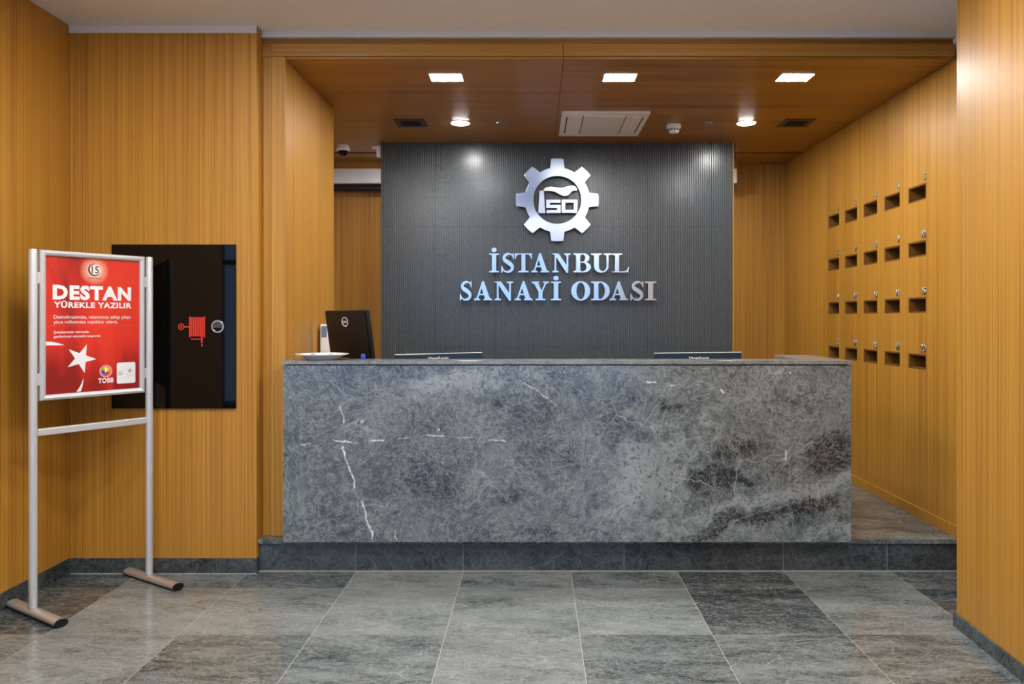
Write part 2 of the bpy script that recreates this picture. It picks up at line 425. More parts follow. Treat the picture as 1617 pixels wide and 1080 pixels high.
# ------------------------------------------------------------------ feature wall of ribbed panels
YF = 6.55
fw = struct('wall_feature')
box('core', M['dark_gap'], -1.30, 1.662, YF+.012, YF+.10, ZT, ZN-.0005, fw)
fx = [-1.301, -.841, -.3405, .160, .6605, 1.161, 1.6615]; fz = [ZT, 1.184, 2.196, ZN-.0005]
for i in range(6):
    for j in range(3):
        x0, x1, z0, z1 = fx[i]+.0008, fx[i+1]-.0008, fz[j]+.001, fz[j+1]-.001
        n = max(1, round((x1-x0)/.0188)); p = (x1-x0)/n
        prof = []
        for k in range(n):
            a = x0+k*p
            prof += [(a+.02*p, YF+.0105), (a+.34*p, YF+.0105), (a+.44*p, YF+.0012), (a+.52*p, YF), (a+.85*p, YF), (a+.93*p, YF+.0012)]
        prof += [(x1, YF+.0105), (x1, YF+.0115), (x0, YF+.0115)]
        bm = bmesh.new()
        lo = [bm.verts.new((x, y, z0)) for x, y in prof]; hi = [bm.verts.new((x, y, z1)) for x, y in prof]
        L = len(prof)
        for k in range(L): bm.faces.new((lo[k], lo[(k+1) % L], hi[(k+1) % L], hi[k]))
        bm.faces.new(lo[::-1]); bm.faces.new(hi)
        obj('ribbed_panel', bm, M['ribbed'], fw)
box('edge_strip', M['wood'], 1.6625, 1.672, YF+.002, YF+.10, ZT, ZN-.001, fw)

# ------------------------------------------------------------------ gear emblem
YG = 6.488; MPP = YG/F
gx, gz = X(880, YG), Z(315.6, YG)
gear = thing('gear_emblem', 'polished steel gear emblem above the lettering on the dark ribbed wall', 'emblem', (gx, YG, gz))
def circ(r, n=72, a0=0): return [(r*math.cos(a0+2*math.pi*i/n), r*math.sin(a0+2*math.pi*i/n)) for i in range(n)]
def gear_loop(ro, rb, wb, wt):
    pts = []
    for k in range(8):
        a = math.pi/2+k*math.pi/4
        ab, att = math.asin(wb/rb), math.asin(wt/ro)
        pts += [(rb*math.cos(a-ab), rb*math.sin(a-ab))]
        for q in range(5):
            b = a-att+2*att*q/4; pts.append((ro*math.cos(b), ro*math.sin(b)))
        pts += [(rb*math.cos(a+ab), rb*math.sin(a+ab))]
        for q in range(1, 5):
            b = a+ab+(math.pi/4-2*ab)*q/5; pts.append((rb*math.cos(b), rb*math.sin(b)))
    return pts
bm = bmesh.new()
loops_mesh(bm, [[gear_loop(65.6*MPP, 51.5*MPP, 11.6*MPP, 9.8*MPP), circ(37.7*MPP)]], .018, at(FRONT, 0, .011, 0), .0018)
obj('gear_ring', bm, M['steel_ring'], gear, smooth=30)
def g6(pts): return [((x-648)/7.2*MPP, -(y-543)/7.2*MPP) for x, y in pts]
def glyph(name, pieces, dy=.0, ext=.014):
    bm = bmesh.new(); loops_mesh(bm, pieces, ext, at(FRONT, 0, .012+dy, 0))
    return obj(name, bm, M['steel_gear'], gear)
glyph('letter', [[g6([(447, 437), (492, 437), (512, 690), (432, 690)])]])
glyph('letter', [[g6([(522, 540), (685, 540), (685, 575), (566, 575), (566, 599), (688, 599), (688, 690), (525, 690), (525, 657), (647, 657), (647, 633), (522, 633)])]])
glyph('letter', [[g6([(705, 540), (872, 540), (878, 547), (874, 682), (867, 689), (706, 689), (698, 682), (698, 547)]), g6([(738, 573), (738, 655), (835, 655), (838, 573)])]])
top = [(497, 418), (515, 404), (545, 394), (580, 391), (620, 396), (660, 402)]
wv1 = glyph('wave', [[g6(top+[(690, 420), (720, 440), (760, 458), (800, 458), (785, 480), (762, 494), (735, 499), (700, 490), (660, 470), (620, 449), (580, 438), (540, 436), (505, 440), (490, 436)])]])
wv1.data.materials[0] = M['steel_dull']
glyph('wave', [[g6([(660, 402), (700, 404), (740, 395), (780, 384), (820, 379), (850, 386), (880, 425), (860, 433), (835, 433), (815, 444), (800, 458), (760, 456), (722, 438), (692, 419)])]], .002)
pin_me = None
def pin(parent, x, z):
    global pin_me
    if pin_me is None:
        bm = bmesh.new(); lathe(bm, [(.003, .0205), (.003, YF-YG)], 8, 'y'); o = obj('standoff_pin', bm, M['steel_dull'], parent); pin_me = o.data
    else:
        o = bpy.data.objects.new('standoff_pin', pin_me); C.objects.link(o); o.parent = parent
    o.location = (x, 0, z)
for k in range(8):
    a = math.pi/8+k*math.pi/4; pin(gear, 44*MPP*math.cos(a), 44*MPP*math.sin(a))
for x, z in ((472, 560), (472, 660), (545, 560), (640, 675), (715, 600), (855, 600), (600, 415), (800, 410)):
    (a, b), = g6([(x, z)]); pin(gear, a, b)

# ------------------------------------------------------------------ serif lettering
def R(x0, x1, y0, y1): return [[(x0, y0), (x1, y0), (x1, y1), (x0, y1)]]
def serif(x0, x1, s0, s1, top):      # slab serif x0..x1 bracketed onto a stem s0..s1
    y = (lambda v: 1-v) if top else (lambda v: v)
    p = [(x0, y(0)), (x1, y(0)), (x1, y(.065)), (s1+.05*(x1 > s1), y(.08)), (s1, y(.13)), (s0, y(.13)), (s0-.05*(x0 < s0), y(.08)), (x0, y(.065))]
    return [p]
def ell(cx, cy, rx, ry, a0, a1, n=24): return [(cx+rx*math.cos(math.radians(a0+(a1-a0)*i/n)), cy+ry*math.sin(math.radians(a0+(a1-a0)*i/n))) for i in range(n+1)]
def stem(a, b): return R(a, b, 0, 1)
GL = {}
GL['I'] = [R(.28, .72, .03, .97), serif(.0, 1, .28, .72, 0), serif(0, 1, .28, .72, 1)]
GL['Í'] = GL['I']+[[ell(.5, 1.18, .26, .125, 0, 345, 23)]]
GL['L'] = [R(.17, .41, .03, .97), serif(0, .60, .17, .41, 1), [[(0, 0), (.95, 0), (1.0, .30), (.955, .30), (.86, .12), (.72, .055), (.41, .05), (.30, .05), (0, .045)]]]
GL['T'] = [R(.385, .615, .03, .99), serif(.2, .8, .385, .615, 0), [[(0, 1), (1, 1), (1, .70), (.955, .70), (.90, .86), (.80, .94), (.615, .95), (.385, .95), (.20, .94), (.10, .86), (.045, .70), (0, .70)]]]
GL['U'] = [R(.14, .38, .3, .97), serif(0, .52, .14, .38, 1), R(.755, .855, .3, .97), serif(.62, 1, .755, .855, 1),
           [ell(.4975, .33, .3575, .35, 180, 360)+ell(.5675, .33, .1875, .26, 360, 180)]]
GL['N'] = [R(.125, .215, .03, .97), serif(0, .34, .125, .215, 0), [[(0, 1), (.34, 1), (.87, .26), (.87, -.02), (.77, -.02), (.135, .93), (0, .955)]],
           R(.78, .87, .0, .97), serif(.65, 1, .78, .87, 1)]
GL['A'] = [[[(.46, 1.02), (.545, 1.02), (.90, .04), (.62, .04), (.37, .79)]], [[(.45, 1.02), (.51, .92), (.215, .04), (.115, .04)]],
           R(.25, .68, .27, .35), serif(0, .345, .115, .215, 0), serif(.52, 1, .64, .88, 0)]
GL['Y'] = [R(.40, .62, .03, .45), serif(.23, .79, .40, .62, 0), [[(.09, .97), (.345, .97), (.60, .47), (.62, .40), (.40, .40), (.40, .44)]],
           [[(.77, .97), (.87, .97), (.61, .40), (.55, .47)]], serif(0, .45, .11, .33, 1), serif(.66, 1, .79, .86, 1)]
GL['O'] = [[ell(.5, .5, .5, .52, 0, 350, 35), ell(.5, .5, .225, .445, 0, 350, 35)]]
GL['D'] = [R(.15, .39, .03, .97), serif(0, .45, .15, .39, 0), serif(0, .45, .15, .39, 1),
           [[(.38, 1)]+ell(.47, .5, .53, .5, 90, -90)+[(.38, 0), (.38, .055)]+ell(.45, .5, .285, .445, -90, 90)+[(.38, .945)]]]
GL['B'] = [R(.15, .39, .03, .97), serif(0, .45, .15, .39, 0), serif(0, .45, .15, .39, 1),
           [[(.38, 1)]+ell(.56, .755, .36, .245, 90, -90, 16)+[(.38, .51), (.38, .555)]+ell(.52, .75, .16, .195, -90, 90, 14)+[(.38, .945)]],
           [[(.38, .545)]+ell(.60, .275, .40, .275, 85, -90, 16)+[(.38, 0), (.38, .055)]+ell(.56, .28, .18, .225, -90, 90, 14)+[(.38, .505)]]]
def make_S():
    cl = [(.88, .76), (.80, .90), (.62, .975), (.44, .965), (.27, .88), (.20, .755), (.27, .64), (.46, .545), (.64, .45), (.79, .34), (.80, .20), (.68, .075), (.48, .025), (.28, .055), (.14, .15), (.075, .27)]
    wd = [.04, .065, .09, .13, .17, .20, .22, .235, .235, .22, .19, .14, .095, .085, .065, .04]
    Pp = []
    n = len(cl)
    def cr(a, b, c, d, t): return tuple(.5*((2*q)+(-p+r)*t+(2*p-5*q+4*r-s)*t*t+(-p+3*q-3*r+s)*t**3) for p, q, r, s in zip(a, b, c, d))
    for i in range(n-1):
        for t in (0, .33, .66):
            i0, i3 = max(0, i-1), min(n-1, i+2)
            p = cr(cl[i0], cl[i], cl[i+1], cl[i3], t); Pp.append((*p, wd[i]*(1-t)+wd[i+1]*t))
    Pp.append((*cl[-1], wd[-1]))
    Lf, Rt = [], []
    for i, (x, y, wv) in enumerate(Pp):
        a, b = Pp[max(0, i-1)], Pp[min(len(Pp)-1, i+1)]
        dx, dy = b[0]-a[0], b[1]-a[1]; l = math.hypot(dx, dy) or 1
        Lf.append((x-dy/l*wv*.5*1.1, y+dx/l*wv*.5)); Rt.append((x+dy/l*wv*.5*1.1, y-dx/l*wv*.5))
    body = Lf+Rt[::-1]
    return [[body], [[(.86, 1.02), (.92, 1.02), (.93, .68), (.88, .68), (.84, .82), (.80, .90)]], [[(.0, -.02), (.05, -.02), (.14, .09), (.13, .16), (.055, .35), (.0, .35)]]]
GL['S'] = make_S()
rows_txt = [("İSTANBUL", [(772.5, 788), (791.5, 813), (813, 840), (839, 867), (872, 901), (905.5, 933), (933.5, 965.5), (966.5, 993.5)], 430, 400),
            ("SANAYİ ODASI", [(726, 746), (748.5, 777), (781, 810.5), (812.5, 841), (839.5, 867), (870, 886), None, (902, 932), (933.5, 963), (962.5, 992), (995.5, 1017.5), (1018.5, 1036.5)], 474, 444.5)]
lx, lz = X(881, YG), Z(474, YG)
sign = thing('wall_lettering', 'polished steel serif letters in two lines on the dark ribbed wall', 'sign', (lx, YG, lz))
for body, spans, yb, yt in rows_txt:
    for ch, sp in zip(body, spans):
        if sp is None: continue
        x0, x1 = X(sp[0], YG)-lx, X(sp[1], YG)-lx; z0, z1 = Z(yb, YG)-lz, Z(yt, YG)-lz
        key = 'Í' if ch == 'İ' else ch
        pcs = [[[(x0+(x1-x0)*a, z0+(z1-z0)*b) for a, b in lp] for lp in pc] for pc in GL[key]]
        bm = bmesh.new(); loops_mesh(bm, pcs, .018, at(FRONT, 0, .011, 0), 0, True)
        obj('letter', bm, M['steel'], sign)
        for zz in (.15, .85):
            xm = {'L': .3, 'D': .27, 'B': .27, 'O': .12, 'U': .26, 'N': .17 if zz < .5 else .17, 'A': .77 if zz < .5 else .5}.get(ch, .5)
            if ch == 'O': zz = .5
            pin(sign, x0+(x1-x0)*xm, z0+(z1-z0)*zz)

# ------------------------------------------------------------------ slots in the right wall with their numbers
nth = ['dark wall slot nearest the front pier', 'second dark wall slot from the front pier', 'middle dark wall slot', 'fourth dark wall slot from the front pier', 'dark wall slot farthest from the front pier']
place = {0: 'top row', 1: 'second row', 2: 'third row', 3: 'bottom row'}
for r in range(4):
    for c in range(5):
        num = r*5+(5-c)
        y0, y1 = cols[c]; z0, z1 = rows[r]
        t = thing('wall_slot', f'{nth[c]}, {place[r]}, under metal {num}', 'pigeonhole',
                  (WR, (y0+y1)/2, z0), 0, 'numbered slots in the right wall')
        hy, hz, d = (y1-y0)/2, z1-z0, .22
        bm = bmesh.new(); e = .001; k = .010
        bx(bm, .002, d, -hy+e, hy-e, e, k); bx(bm, .002, d, -hy+e, hy-e, hz-k, hz-e)
        bx(bm, .002, d, -hy+e, -hy+k, k, hz-k); bx(bm, .002, d, hy-k, hy-e, k, hz-k)
        bx(bm, d, d+.012, -hy+e, hy-e, e, hz-e)
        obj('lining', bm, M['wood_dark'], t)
        xq = hy
        for ch in reversed(str(num)):
            bm = bmesh.new()
            xq -= text_bm(bm, ch, -.06, xq, hz+.016, hz+.062, .006, at(RIGHTW, -.0003, 0, 0), .012, 'y', base='right')+.005
            obj('digit', bm, M['steel_dark'], t)

# ------------------------------------------------------------------ reception desk
YD = 4.29; dl = Vector((.1765, 4.45, ZT))
desk = thing('reception_desk', 'long grey marble reception desk with a white veined front slab', 'desk', tuple(dl))
dx0, dx1 = X(447, YD), X(1344, YD)
zt, zb = Z(569.5, YD), Z(856, YD)
zs = zt-.020
def dbox(name, m, x0, x1, y0, y1, z0, z1, bev=0.0): return box(name, m, x0-dl.x, x1-dl.x, y0-dl.y, y1-dl.y, z0-dl.z, z1-dl.z, desk, bev)
# front slab with its own marking stored per vertex
NX, NZ = 760, 244
pz0, pz1 = zb, zs-.006
def blob(px, pz, cx, cz, rx, rz, ang):
    a = math.radians(ang); dx, dz = px-cx, pz-cz
    u = (dx*math.cos(a)-dz*math.sin(a))/rx; v = (dx*math.sin(a)+dz*math.cos(a))/rz
    return max(0., 1.25-math.hypot(u, v))
LIGHT = [(735, 600, 85, 28, 5, 1), (675, 620, 22, 28, 20, .9), (860, 605, 60, 12, -28, .6), (1045, 730, 85, 60, 15, .9), (1010, 800, 80, 60, 25, .55), (1190, 800, 190, 18, 17, .9),
         (1130, 660, 30, 40, 0, .45), (980, 650, 60, 30, 0, .3), (900, 680, 50, 22, 30, .35), (1300, 850, 100, 22, 10, .7), (500, 800, 90, 70, 0, .25), (480, 690, 60, 40, 0, .2), (1290, 770, 70, 9, 18, .6)]
DARK = [(1135, 760, 66, 15, 5, 1.1), (1165, 715, 60, 30, 10, .55), (1170, 823, 95, 15, 16, 1.1), (1310, 715, 50, 38, 15, .85), (1300, 795, 60, 17, 15, .8), (790, 640, 32, 20, 0, .5),
        (880, 720, 60, 26, -20, .45), (1240, 640, 90, 40, 10, .35), (680, 770, 80, 25, -10, .25), (820, 780, 70, 18, 10, .4), (1010, 630, 40, 22, 0, .35), (1070, 640, 35, 20, 0, .4), (860, 835, 60, 14, 5, .45)]
VE = [[(541, 707, 2.2), (543, 713, 2.6), (543, 720, 1.3), (552, 738, 1.7), (558, 752, 2.0), (560, 771, 1.3)], [(571, 792, 1.2), (577, 806, 1.5), (579, 820, 1.3), (588, 840, 2.0), (588, 852, .8)],
      [(538, 640, .9), (543, 668, 1.1)], [(526, 695, 1.1), (540, 698, 1.5), (562, 700, 1.0)], [(583, 696, .9), (606, 695, 1.2)], [(630, 691, .9), (648, 691, .9)], [(672, 687, .8), (700, 688, 1.1)],
      [(708, 690, .6), (750, 692, .8)], [(768, 694, .9), (792, 695, 1.0), (800, 697, 1.9)], [(475, 702, .9), (490, 701, .9)], [(622, 838, .8), (624, 848, .8), (627, 853, .8)],
      [(1022, 603, 1.3), (1035, 604, 1.3)], [(1055, 609, .9), (1066, 609, .9)], [(1084, 609, .7), (1105, 609, .7)], [(1240, 712, .9), (1242, 722, 1.8), (1240, 730, .8)], [(1138, 616, 1.2), (1144, 622, 1.2)],
      [(693, 677, 1.6), (694, 678, 1.6)], [(569, 667, 1.3), (573, 664, 1.3)], [(1247, 588, 1.5), (1249, 589, 1.5)], [(1000, 690, .5), (1060, 612, .5)], [(820, 600, .8), (850, 618, .8), (878, 640, .9)],
      [(1250, 590, .45), (1246, 660, .55), (1245, 720, .6), (1250, 790, .5), (1255, 850, .5)], [(1200, 780, .5), (1250, 720, .6), (1330, 660, .5)], [(1090, 850, .5), (1180, 815, .6), (1340, 770, .6)], [(930, 850, .6), (955, 815, .6), (990, 795, .6)]]
verts = []; vals = []
for j in range(NZ+1):
    for i in range(NX+1):
        x = dx0+(dx1-dx0)*i/NX; z = pz0+(pz1-pz0)*j/NZ
        verts.append((x-dl.x, YD-dl.y, z-dl.z))
        px, pz = CX+x*F/YD, CY+(H-z)*F/YD
        n1 = mnoise.noise_vector(Vector((px*.018, pz*.018, 0))); n2 = mnoise.noise_vector(Vector((px*.06, pz*.06, 5)))
        qx, qz = px+n1.x*26+n2.x*9, pz+n1.y*20+n2.y*8
        li = min(1.2, sum(s*blob(qx, qz, a, b, c, d, e) for a, b, c, d, e, s in LIGHT))
        da = min(1.2, sum(s*blob(qx, qz, a, b, c, d, e) for a, b, c, d, e, s in DARK))
        ve = 0.
        n4 = mnoise.noise_vector(Vector((px*.22, pz*.22, 2))); vx, vz = px+n2.x*2.2+n4.x*1.5, pz+n2.y*2.2+n4.y*1.5; wk = .72+n4.z*.5
        for pl in VE:
            xs_, zs_ = [p[0] for p in pl], [p[1] for p in pl]
            if not (min(xs_)-8 < px < max(xs_)+8 and min(zs_)-8 < pz < max(zs_)+8): continue
            for (ax, az, aw), (bx_, bz_, bw) in zip(pl, pl[1:]):
                ll = (bx_-ax)**2+(bz_-az)**2; tt = max(0, min(1, ((vx-ax)*(bx_-ax)+(vz-az)*(bz_-az))/ll))
                dd = math.hypot(vx-ax-tt*(bx_-ax), vz-az-tt*(bz_-az)); ww = aw+(bw-aw)*tt
                ve = max(ve, min(1., max(0., (ww*wk+.35-dd)/1.0))*min(1, ww/1.1)*(1 if ww > .7 else .55))
        f3 = mnoise.fractal(Vector((px*.05, pz*.05, 9)), .7, 2.1, 5)
        sm = lambda v: (lambda q: q*q*(3-2*q))(max(0., min(1., v)))
        vals.append((sm((li+.45*f3-.18)*1.6), sm((da+.30*f3-.15)*1.5), ve, 1.))
nfront = len(vals); W1 = NX+1
faces = [(j*W1+i, j*W1+i+1, (j+1)*W1+i+1, (j+1)*W1+i) for j in range(NZ) for i in range(NX)]
rim = [i for i in range(W1)]+[j*W1+NX for j in range(1, NZ+1)]+[NZ*W1+i for i in range(NX-1, -1, -1)]+[j*W1 for j in range(NZ-1, 0, -1)]
verts += [(verts[q][0], verts[q][1]+.035, verts[q][2]) for q in rim]
n = len(rim)
faces += [(rim[(k+1) % n], rim[k], nfront+k, nfront+(k+1) % n) for k in range(n)]
faces.append(tuple(nfront+k for k in range(n-1, -1, -1)))
me = bpy.data.meshes.new('front_slab'); me.from_pydata(verts, [], faces); me.materials.append(M['desk'])
fp = bpy.data.objects.new('front_slab', me); C.objects.link(fp); fp.parent = desk
ca = fp.data.color_attributes.new('pattern', 'FLOAT_COLOR', 'POINT')
flat = [c for v in vals for c in v]+[0., 0., 0., 1.]*(len(fp.data.vertices)-nfront)
ca.data.foreach_set('color', flat)
dbox('ledge', M['ledge'], X(445, YD), X(1346.5, YD), YD-.008, 4.49, zs, zt, .0015)
dbox('ledge_support', M['black'], dx0+.004, dx1-.004, YD+.036, YD+.10, .80, zs-.0003)
dbox('side_ledge', M['ledge'], 1.537, X(1346.5, YD), 4.491, 5.0, zs, zt, .0015)
dbox('side_slab', M['desk'], dx1-.035, dx1, YD+.036, 4.98, ZT, zs-.0005)
dbox('side_slab', M['wood'], dx0, dx0+.035, YD+.101, 5.35, ZT, .90)
dbox('worktop', M['wood_h'], -1.4215, dx1-.036, YD+.101, 5.40, .905, .935)
dbox('back_leg', M['wood'], -.02, .02, YD+.12, 5.3, ZT, .904)
dbox('back_leg', M['wood'], dx1-.10, dx1-.06, YD+.12, 5.3, ZT, .904)
WT = .9356

# ------------------------------------------------------------------ things on the desk
def monitor_back(w_, h_, t_):
    bm = bmesh.new(); bx(bm, -w_/2, w_/2, -.012, .012, -h_/2, h_/2, .006)
    bx(bm, -w_*.42, w_*.42, -.030, -.0122, -h_*.42, h_*.40, .012); return bm
# tilted monitor with ring emblem
mon = thing('monitor', 'black monitor turned aside with a ring emblem at the left end of desk', 'monitor', (X(560, 4.88), 4.88, WT), -math.radians(38))
bm = bmesh.new(); bx(bm, -.13, .13, -.09, .09, 0, .016, .005); obj('base', bm, M['black'], mon)
bm = bmesh.new(); bx(bm, -.03, .03, -.012, .012, .015, .36, .004); obj('neck', bm, M['black'], mon)
mh = .302; mw = .405
tl = Matrix.Translation((0, -.032, .388)) @ Matrix.Rotation(math.radians(-9), 4, 'X') if False else Matrix.Translation((0, -.040, .390)) @ Matrix.Rotation(math.radians(9), 4, 'X')
bm = bmesh.new(); bx(bm, -mw/2, mw/2, -.012, .016, -mh/2, mh/2, .007)
bx(bm, -mw/2+.012, mw/2-.012, -.022, -.0125, -mh/2+.02, mh/2-.016, .006); bm.transform(tl); obj('housing', bm, M['black'], mon, smooth=40)
bm = bmesh.new(); bx(bm, -mw/2+.012, mw/2-.012, .0165, .0185, -mh/2+.015, mh/2-.012); bm.transform(tl); obj('screen', bm, M['black_glass'], mon)
bm = bmesh.new()
loops_mesh(bm, [[circ(.0300, 40), circ(.0245, 40)]], .002, tl @ at(FRONT, .0, -.0232, mh/2-.068))
text_bm(bm, 'DELL', -.021, .021, -.007, .007, .002, tl @ at(FRONT, .0, -.0225, mh/2-.068), .02)
obj('ring_emblem', bm, M['print_white'], mon)
# two low monitors
for lab, px, pxt, ytl, ytr, Y in (('low wide monitor behind the ledge, beside the turned black monitor, lettered back', 693, (676, 709), 559.4, 556.2, 5.0),
                              ('low wide monitor behind the ledge near the side return, lettered back', 1102.5, (1088, 1120), 557.2, 555.8, 5.0)):
    w_ = 138/F*Y; h_ = .235
    zc = Z((ytl+ytr)/2, Y)
    roll = math.atan2(-(ytr-ytl)/F*Y, w_)
    t = thing('monitor', lab, 'monitor', (X(px, Y), Y, WT), 0, 'lettered monitors behind the ledge')
    zm = zc-WT-h_/2
    bm = bmesh.new(); bx(bm, -.12, .12, -.06, .13, 0, .012, .004); obj('base', bm, M['black'], t)
    bm = bmesh.new(); bx(bm, -.03, .03, .024, .044, .011, max(.10, zm), .004); obj('neck', bm, M['black'], t)
    rm = Matrix.Translation((0, 0, zm)) @ Matrix.Rotation(-roll, 4, 'Y')
    bm = bmesh.new(); bx(bm, -w_/2, w_/2, 0, .022, -h_/2, h_/2-.0042, .003); bm.transform(rm); obj('housing', bm, M['navy'], t)
    bm = bmesh.new(); bx(bm, -w_/2, w_/2, -.001, .023, h_/2-.004, h_/2, .001); bm.transform(rm); obj('top_edge', bm, M['silver'], t)
    bm = bmesh.new(); bx(bm, -w_/2+.01, w_/2-.01, .0225, .024, -h_/2+.01, h_/2-.012); bm.transform(rm); obj('screen', bm, M['black_glass'], t)
    bm = bmesh.new()
    zl = Z(567.2, Y)-zc+h_/2
    text_bm(bm, 'ViewSonic', X(pxt[0], Y)-X(px, Y), X(pxt[1], Y)-X(px, Y), zl-.001, zl+.017, .001, rm @ at(FRONT, 0, -.0002, 0), .01)
    obj('lettering', bm, M['print_white'], t)
# plate
pl = thing('plate', 'wide white footed plate on the left end of marble ledge', 'plate', (X(509, 4.40), 4.40, zt))
bm = bmesh.new()
lathe(bm, [(.075, 0), (.088, .001), (.092, .006), (.104, .016), (.125, .024), (.146, .030), (.1475, .033), (.144, .0345), (.120, .030), (.100, .022), (.08, .012), (.02, .010)], 48)
obj('dish', bm, M['porcelain'], pl, smooth=50)
for a, r, m, lab in ((2.9, .06, 'label_blue', 'blue grey wrapped sweet at the outer side of white plate'), (.2, .045, 'label_blue', 'blue grey wrapped sweet in the plate before the white box'), (4.6, .05, 'porcelain', 'pale wrapped sweet lying in the white plate')):
    bm = bmesh.new(); bmesh.ops.create_icosphere(bm, subdivisions=2, radius=.013)
    for v in bm.verts: v.co.z *= .8; v.co.x *= 1.35
    o = obj('wrapped_sweet', bm, M[m], None, (X(509, 4.40)+r*math.cos(a), 4.40+r*math.sin(a), zt+.0235), 60)
    tag(o, lab, 'sweet', 'sweets in the plate')
# white box behind monitor
wb = thing('upright_box', 'narrow white upright box with blue grey label behind turned monitor', 'box', (X(507.5, 5.12)+.052, 5.12, WT))
hb = Z(512, 5.12)-WT
bm = bmesh.new(); bx(bm, -.052, .052, -.03, .03, 0, hb, .004); obj('casing', bm, M['white_plastic'], wb)
bm = bmesh.new(); bx(bm, -.044, -.008, -.0310, -.0301, hb-.085, hb-.012); obj('label_patch', bm, M['label_blue'], wb)
# blue holder
bm = bmesh.new(); bx(bm, -.0125, .0125, -.009, .009, 0, .024, .003); bx(bm, -.009, .009, -.007, .007, .0235, .03, .002)
tag(obj('blue_stamp', bm, M['blue'], None, (X(573.5, 4.46), 4.46, zt)), 'small blue plastic stamp on the ledge before the turned monitor', 'stamp')

# ------------------------------------------------------------------ poster stand
Lp, Rp = Vector((-2.408, 3.735, 0)), Vector((-2.092, 4.222, 0))
mid = (Lp+Rp)/2; d = Rp-Lp; ln = d.length; ang = math.atan2(d.y, d.x)
st = thing('poster_stand', 'silver floor stand holding a red poster by the left wall', 'stand', tuple(mid), ang)
for s in (-1, 1):
    bm = bmesh.new()
    lathe(bm, [(.019, .04), (.019, 1.745), (.017, 1.757)], 20, 'z', (s*ln/2, 0, 0)); obj('post', bm, M['alu'], st, smooth=40)
    # oval foot bar
    bm = bmesh.new()
    lathe(bm, [(1, -.262), (1, .205)], 20, 'y')
    for v in bm.verts: v.co.x = v.co.x*.030+s*ln/2; v.co.z = v.co.z*.018+.021
    ft = obj('foot', bm, M['alu_foot'], st, smooth=40)
    for e in (-1, 1):
        bm = bmesh.new(); lathe(bm, [(1, 0), (1, .008)], 20, 'y')
        for v in bm.verts: v.co.x = v.co.x*.0305+s*ln/2; v.co.z = v.co.z*.0185+.021; v.co.y += (-.2705 if e < 0 else .2055)
        obj('end_cap', bm, M['black'], ft)
fw2, fz0, fz1 = .262, 1.026, 1.757
bm = bmesh.new(); bx(bm, -ln/2+.018, ln/2-.018, -.013, .013, .858, .892, .004); obj('crossbar', bm, M['alu'], st)
fr = bpy.data.objects.new('frame', None)
bm = bmesh.new()
k = .027
prof = [(0, .010), (0, -.006), (.004, -.012), (.013, -.015), (.022, -.012), (k, -.006), (k, .002), (k, .010)]
def ring_at(u, y): return [(-fw2+u, y, fz0+u), (fw2-u, y, fz0+u), (fw2-u, y, fz1-u), (-fw2+u, y, fz1-u)]
rg = [[bm.verts.new(p) for p in ring_at(u, y)] for u, y in prof]
for a, b in zip(rg, rg[1:]+rg[:1]):
    for i in range(4): bm.faces.new((a[i], a[(i+1) % 4], b[(i+1) % 4], b[i]))
bmesh.ops.recalc_face_normals(bm, faces=bm.faces)
bpy.data.objects.remove(fr)
obj('snap_frame', bm, M['alu'], st)
bm = bmesh.new(); bx(bm, -fw2+.003, fw2-.003, .0102, .012, fz0+.003, fz1-.003); obj('back_board', bm, M['print_dark'], st)
for s in (-1, 1):
    for z in (1.13, 1.62):
        bm = bmesh.new(); bx(bm, min(s*(fw2-.001), s*(ln/2-.012)), max(s*(fw2-.001), s*(ln/2-.012)), -.008, .008, z-.028, z+.028, .002); obj('clip', bm, M['alu'], st)
pw0, pw1, pb, ptop = -fw2+k, fw2-k, fz0+k, fz1-k
PW, PH = pw1-pw0, ptop-pb
bm = bmesh.new(); bx(bm, pw0-.003, pw1+.003, .0015, .0035, pb-.003, ptop+.003)
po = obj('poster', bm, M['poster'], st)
def U(x): 
    q = (x-135)/680.; return pw0+PW*q/(1.11-.11*q)
def V(x, y):
    q = (x-135)/680.; a, b = 58+47*q, 1050-40*q
    return ptop-PH*(y-a)/(b-a)
PM = at(FRONT, 0, .0012, 0)
def ptext(name, body, x0, x1, yb, yt, m='print_white', bold=.03):
    bm = bmesh.new(); text_bm(bm, body, U(x0), U(x1), V(x0, yb), V(x0, yt), 0, PM, bold, sp=1+bold*2.6); return obj(name, bm, M[m], po)
def ppoly(name, loops, m='print_white', conv=True, dy=0.0):
    bm = bmesh.new()
    if conv: loops = [[(U(x), V(x, y)) for x, y in lp] for lp in loops]
    loops_mesh(bm, [loops], .0001, at(FRONT, 0, .0011-dy, 0)); return obj(name, bm, M[m], po)
ptext('headline', 'DESTAN', 190, 757, 364, 266, bold=.05)
ptext('headline', 'YÜREKLE YAZILIR', 197, 760, 427, 386, bold=.035)
ptext('text_line', 'Demokrasimize, vatanımıza sahip çıkan', 197, 752, 507, 481, bold=.0)
ptext('text_line', 'yüce milletimize teşekkür ederiz.', 197, 662, 543, 517, bold=.0)
ptext('text_line', 'Şehitlerimizi rahmetle,', 197, 455, 613, 595, bold=.012)
ptext('text_line', 'gazilerimizi minnetle anıyoruz.', 197, 538, 643, 625, bold=.012)
star = []
for i in range(10):
    a = math.radians(-4+36*i); r = .076 if i % 2 == 0 else .029
    star.append((U(395)+r*math.cos(a), V(395, 795)+r*math.sin(a)))
ppoly('star', [star], conv=False)
ppoly('crescent', [[(136, 670), (180, 672), (225, 680), (276, 697), (225, 698), (180, 697), (136, 698)]])
ppoly('crescent', [[(412, 935), (412, 960), (405, 995), (392, 1030), (362, 1030), (385, 1000), (400, 970)]])
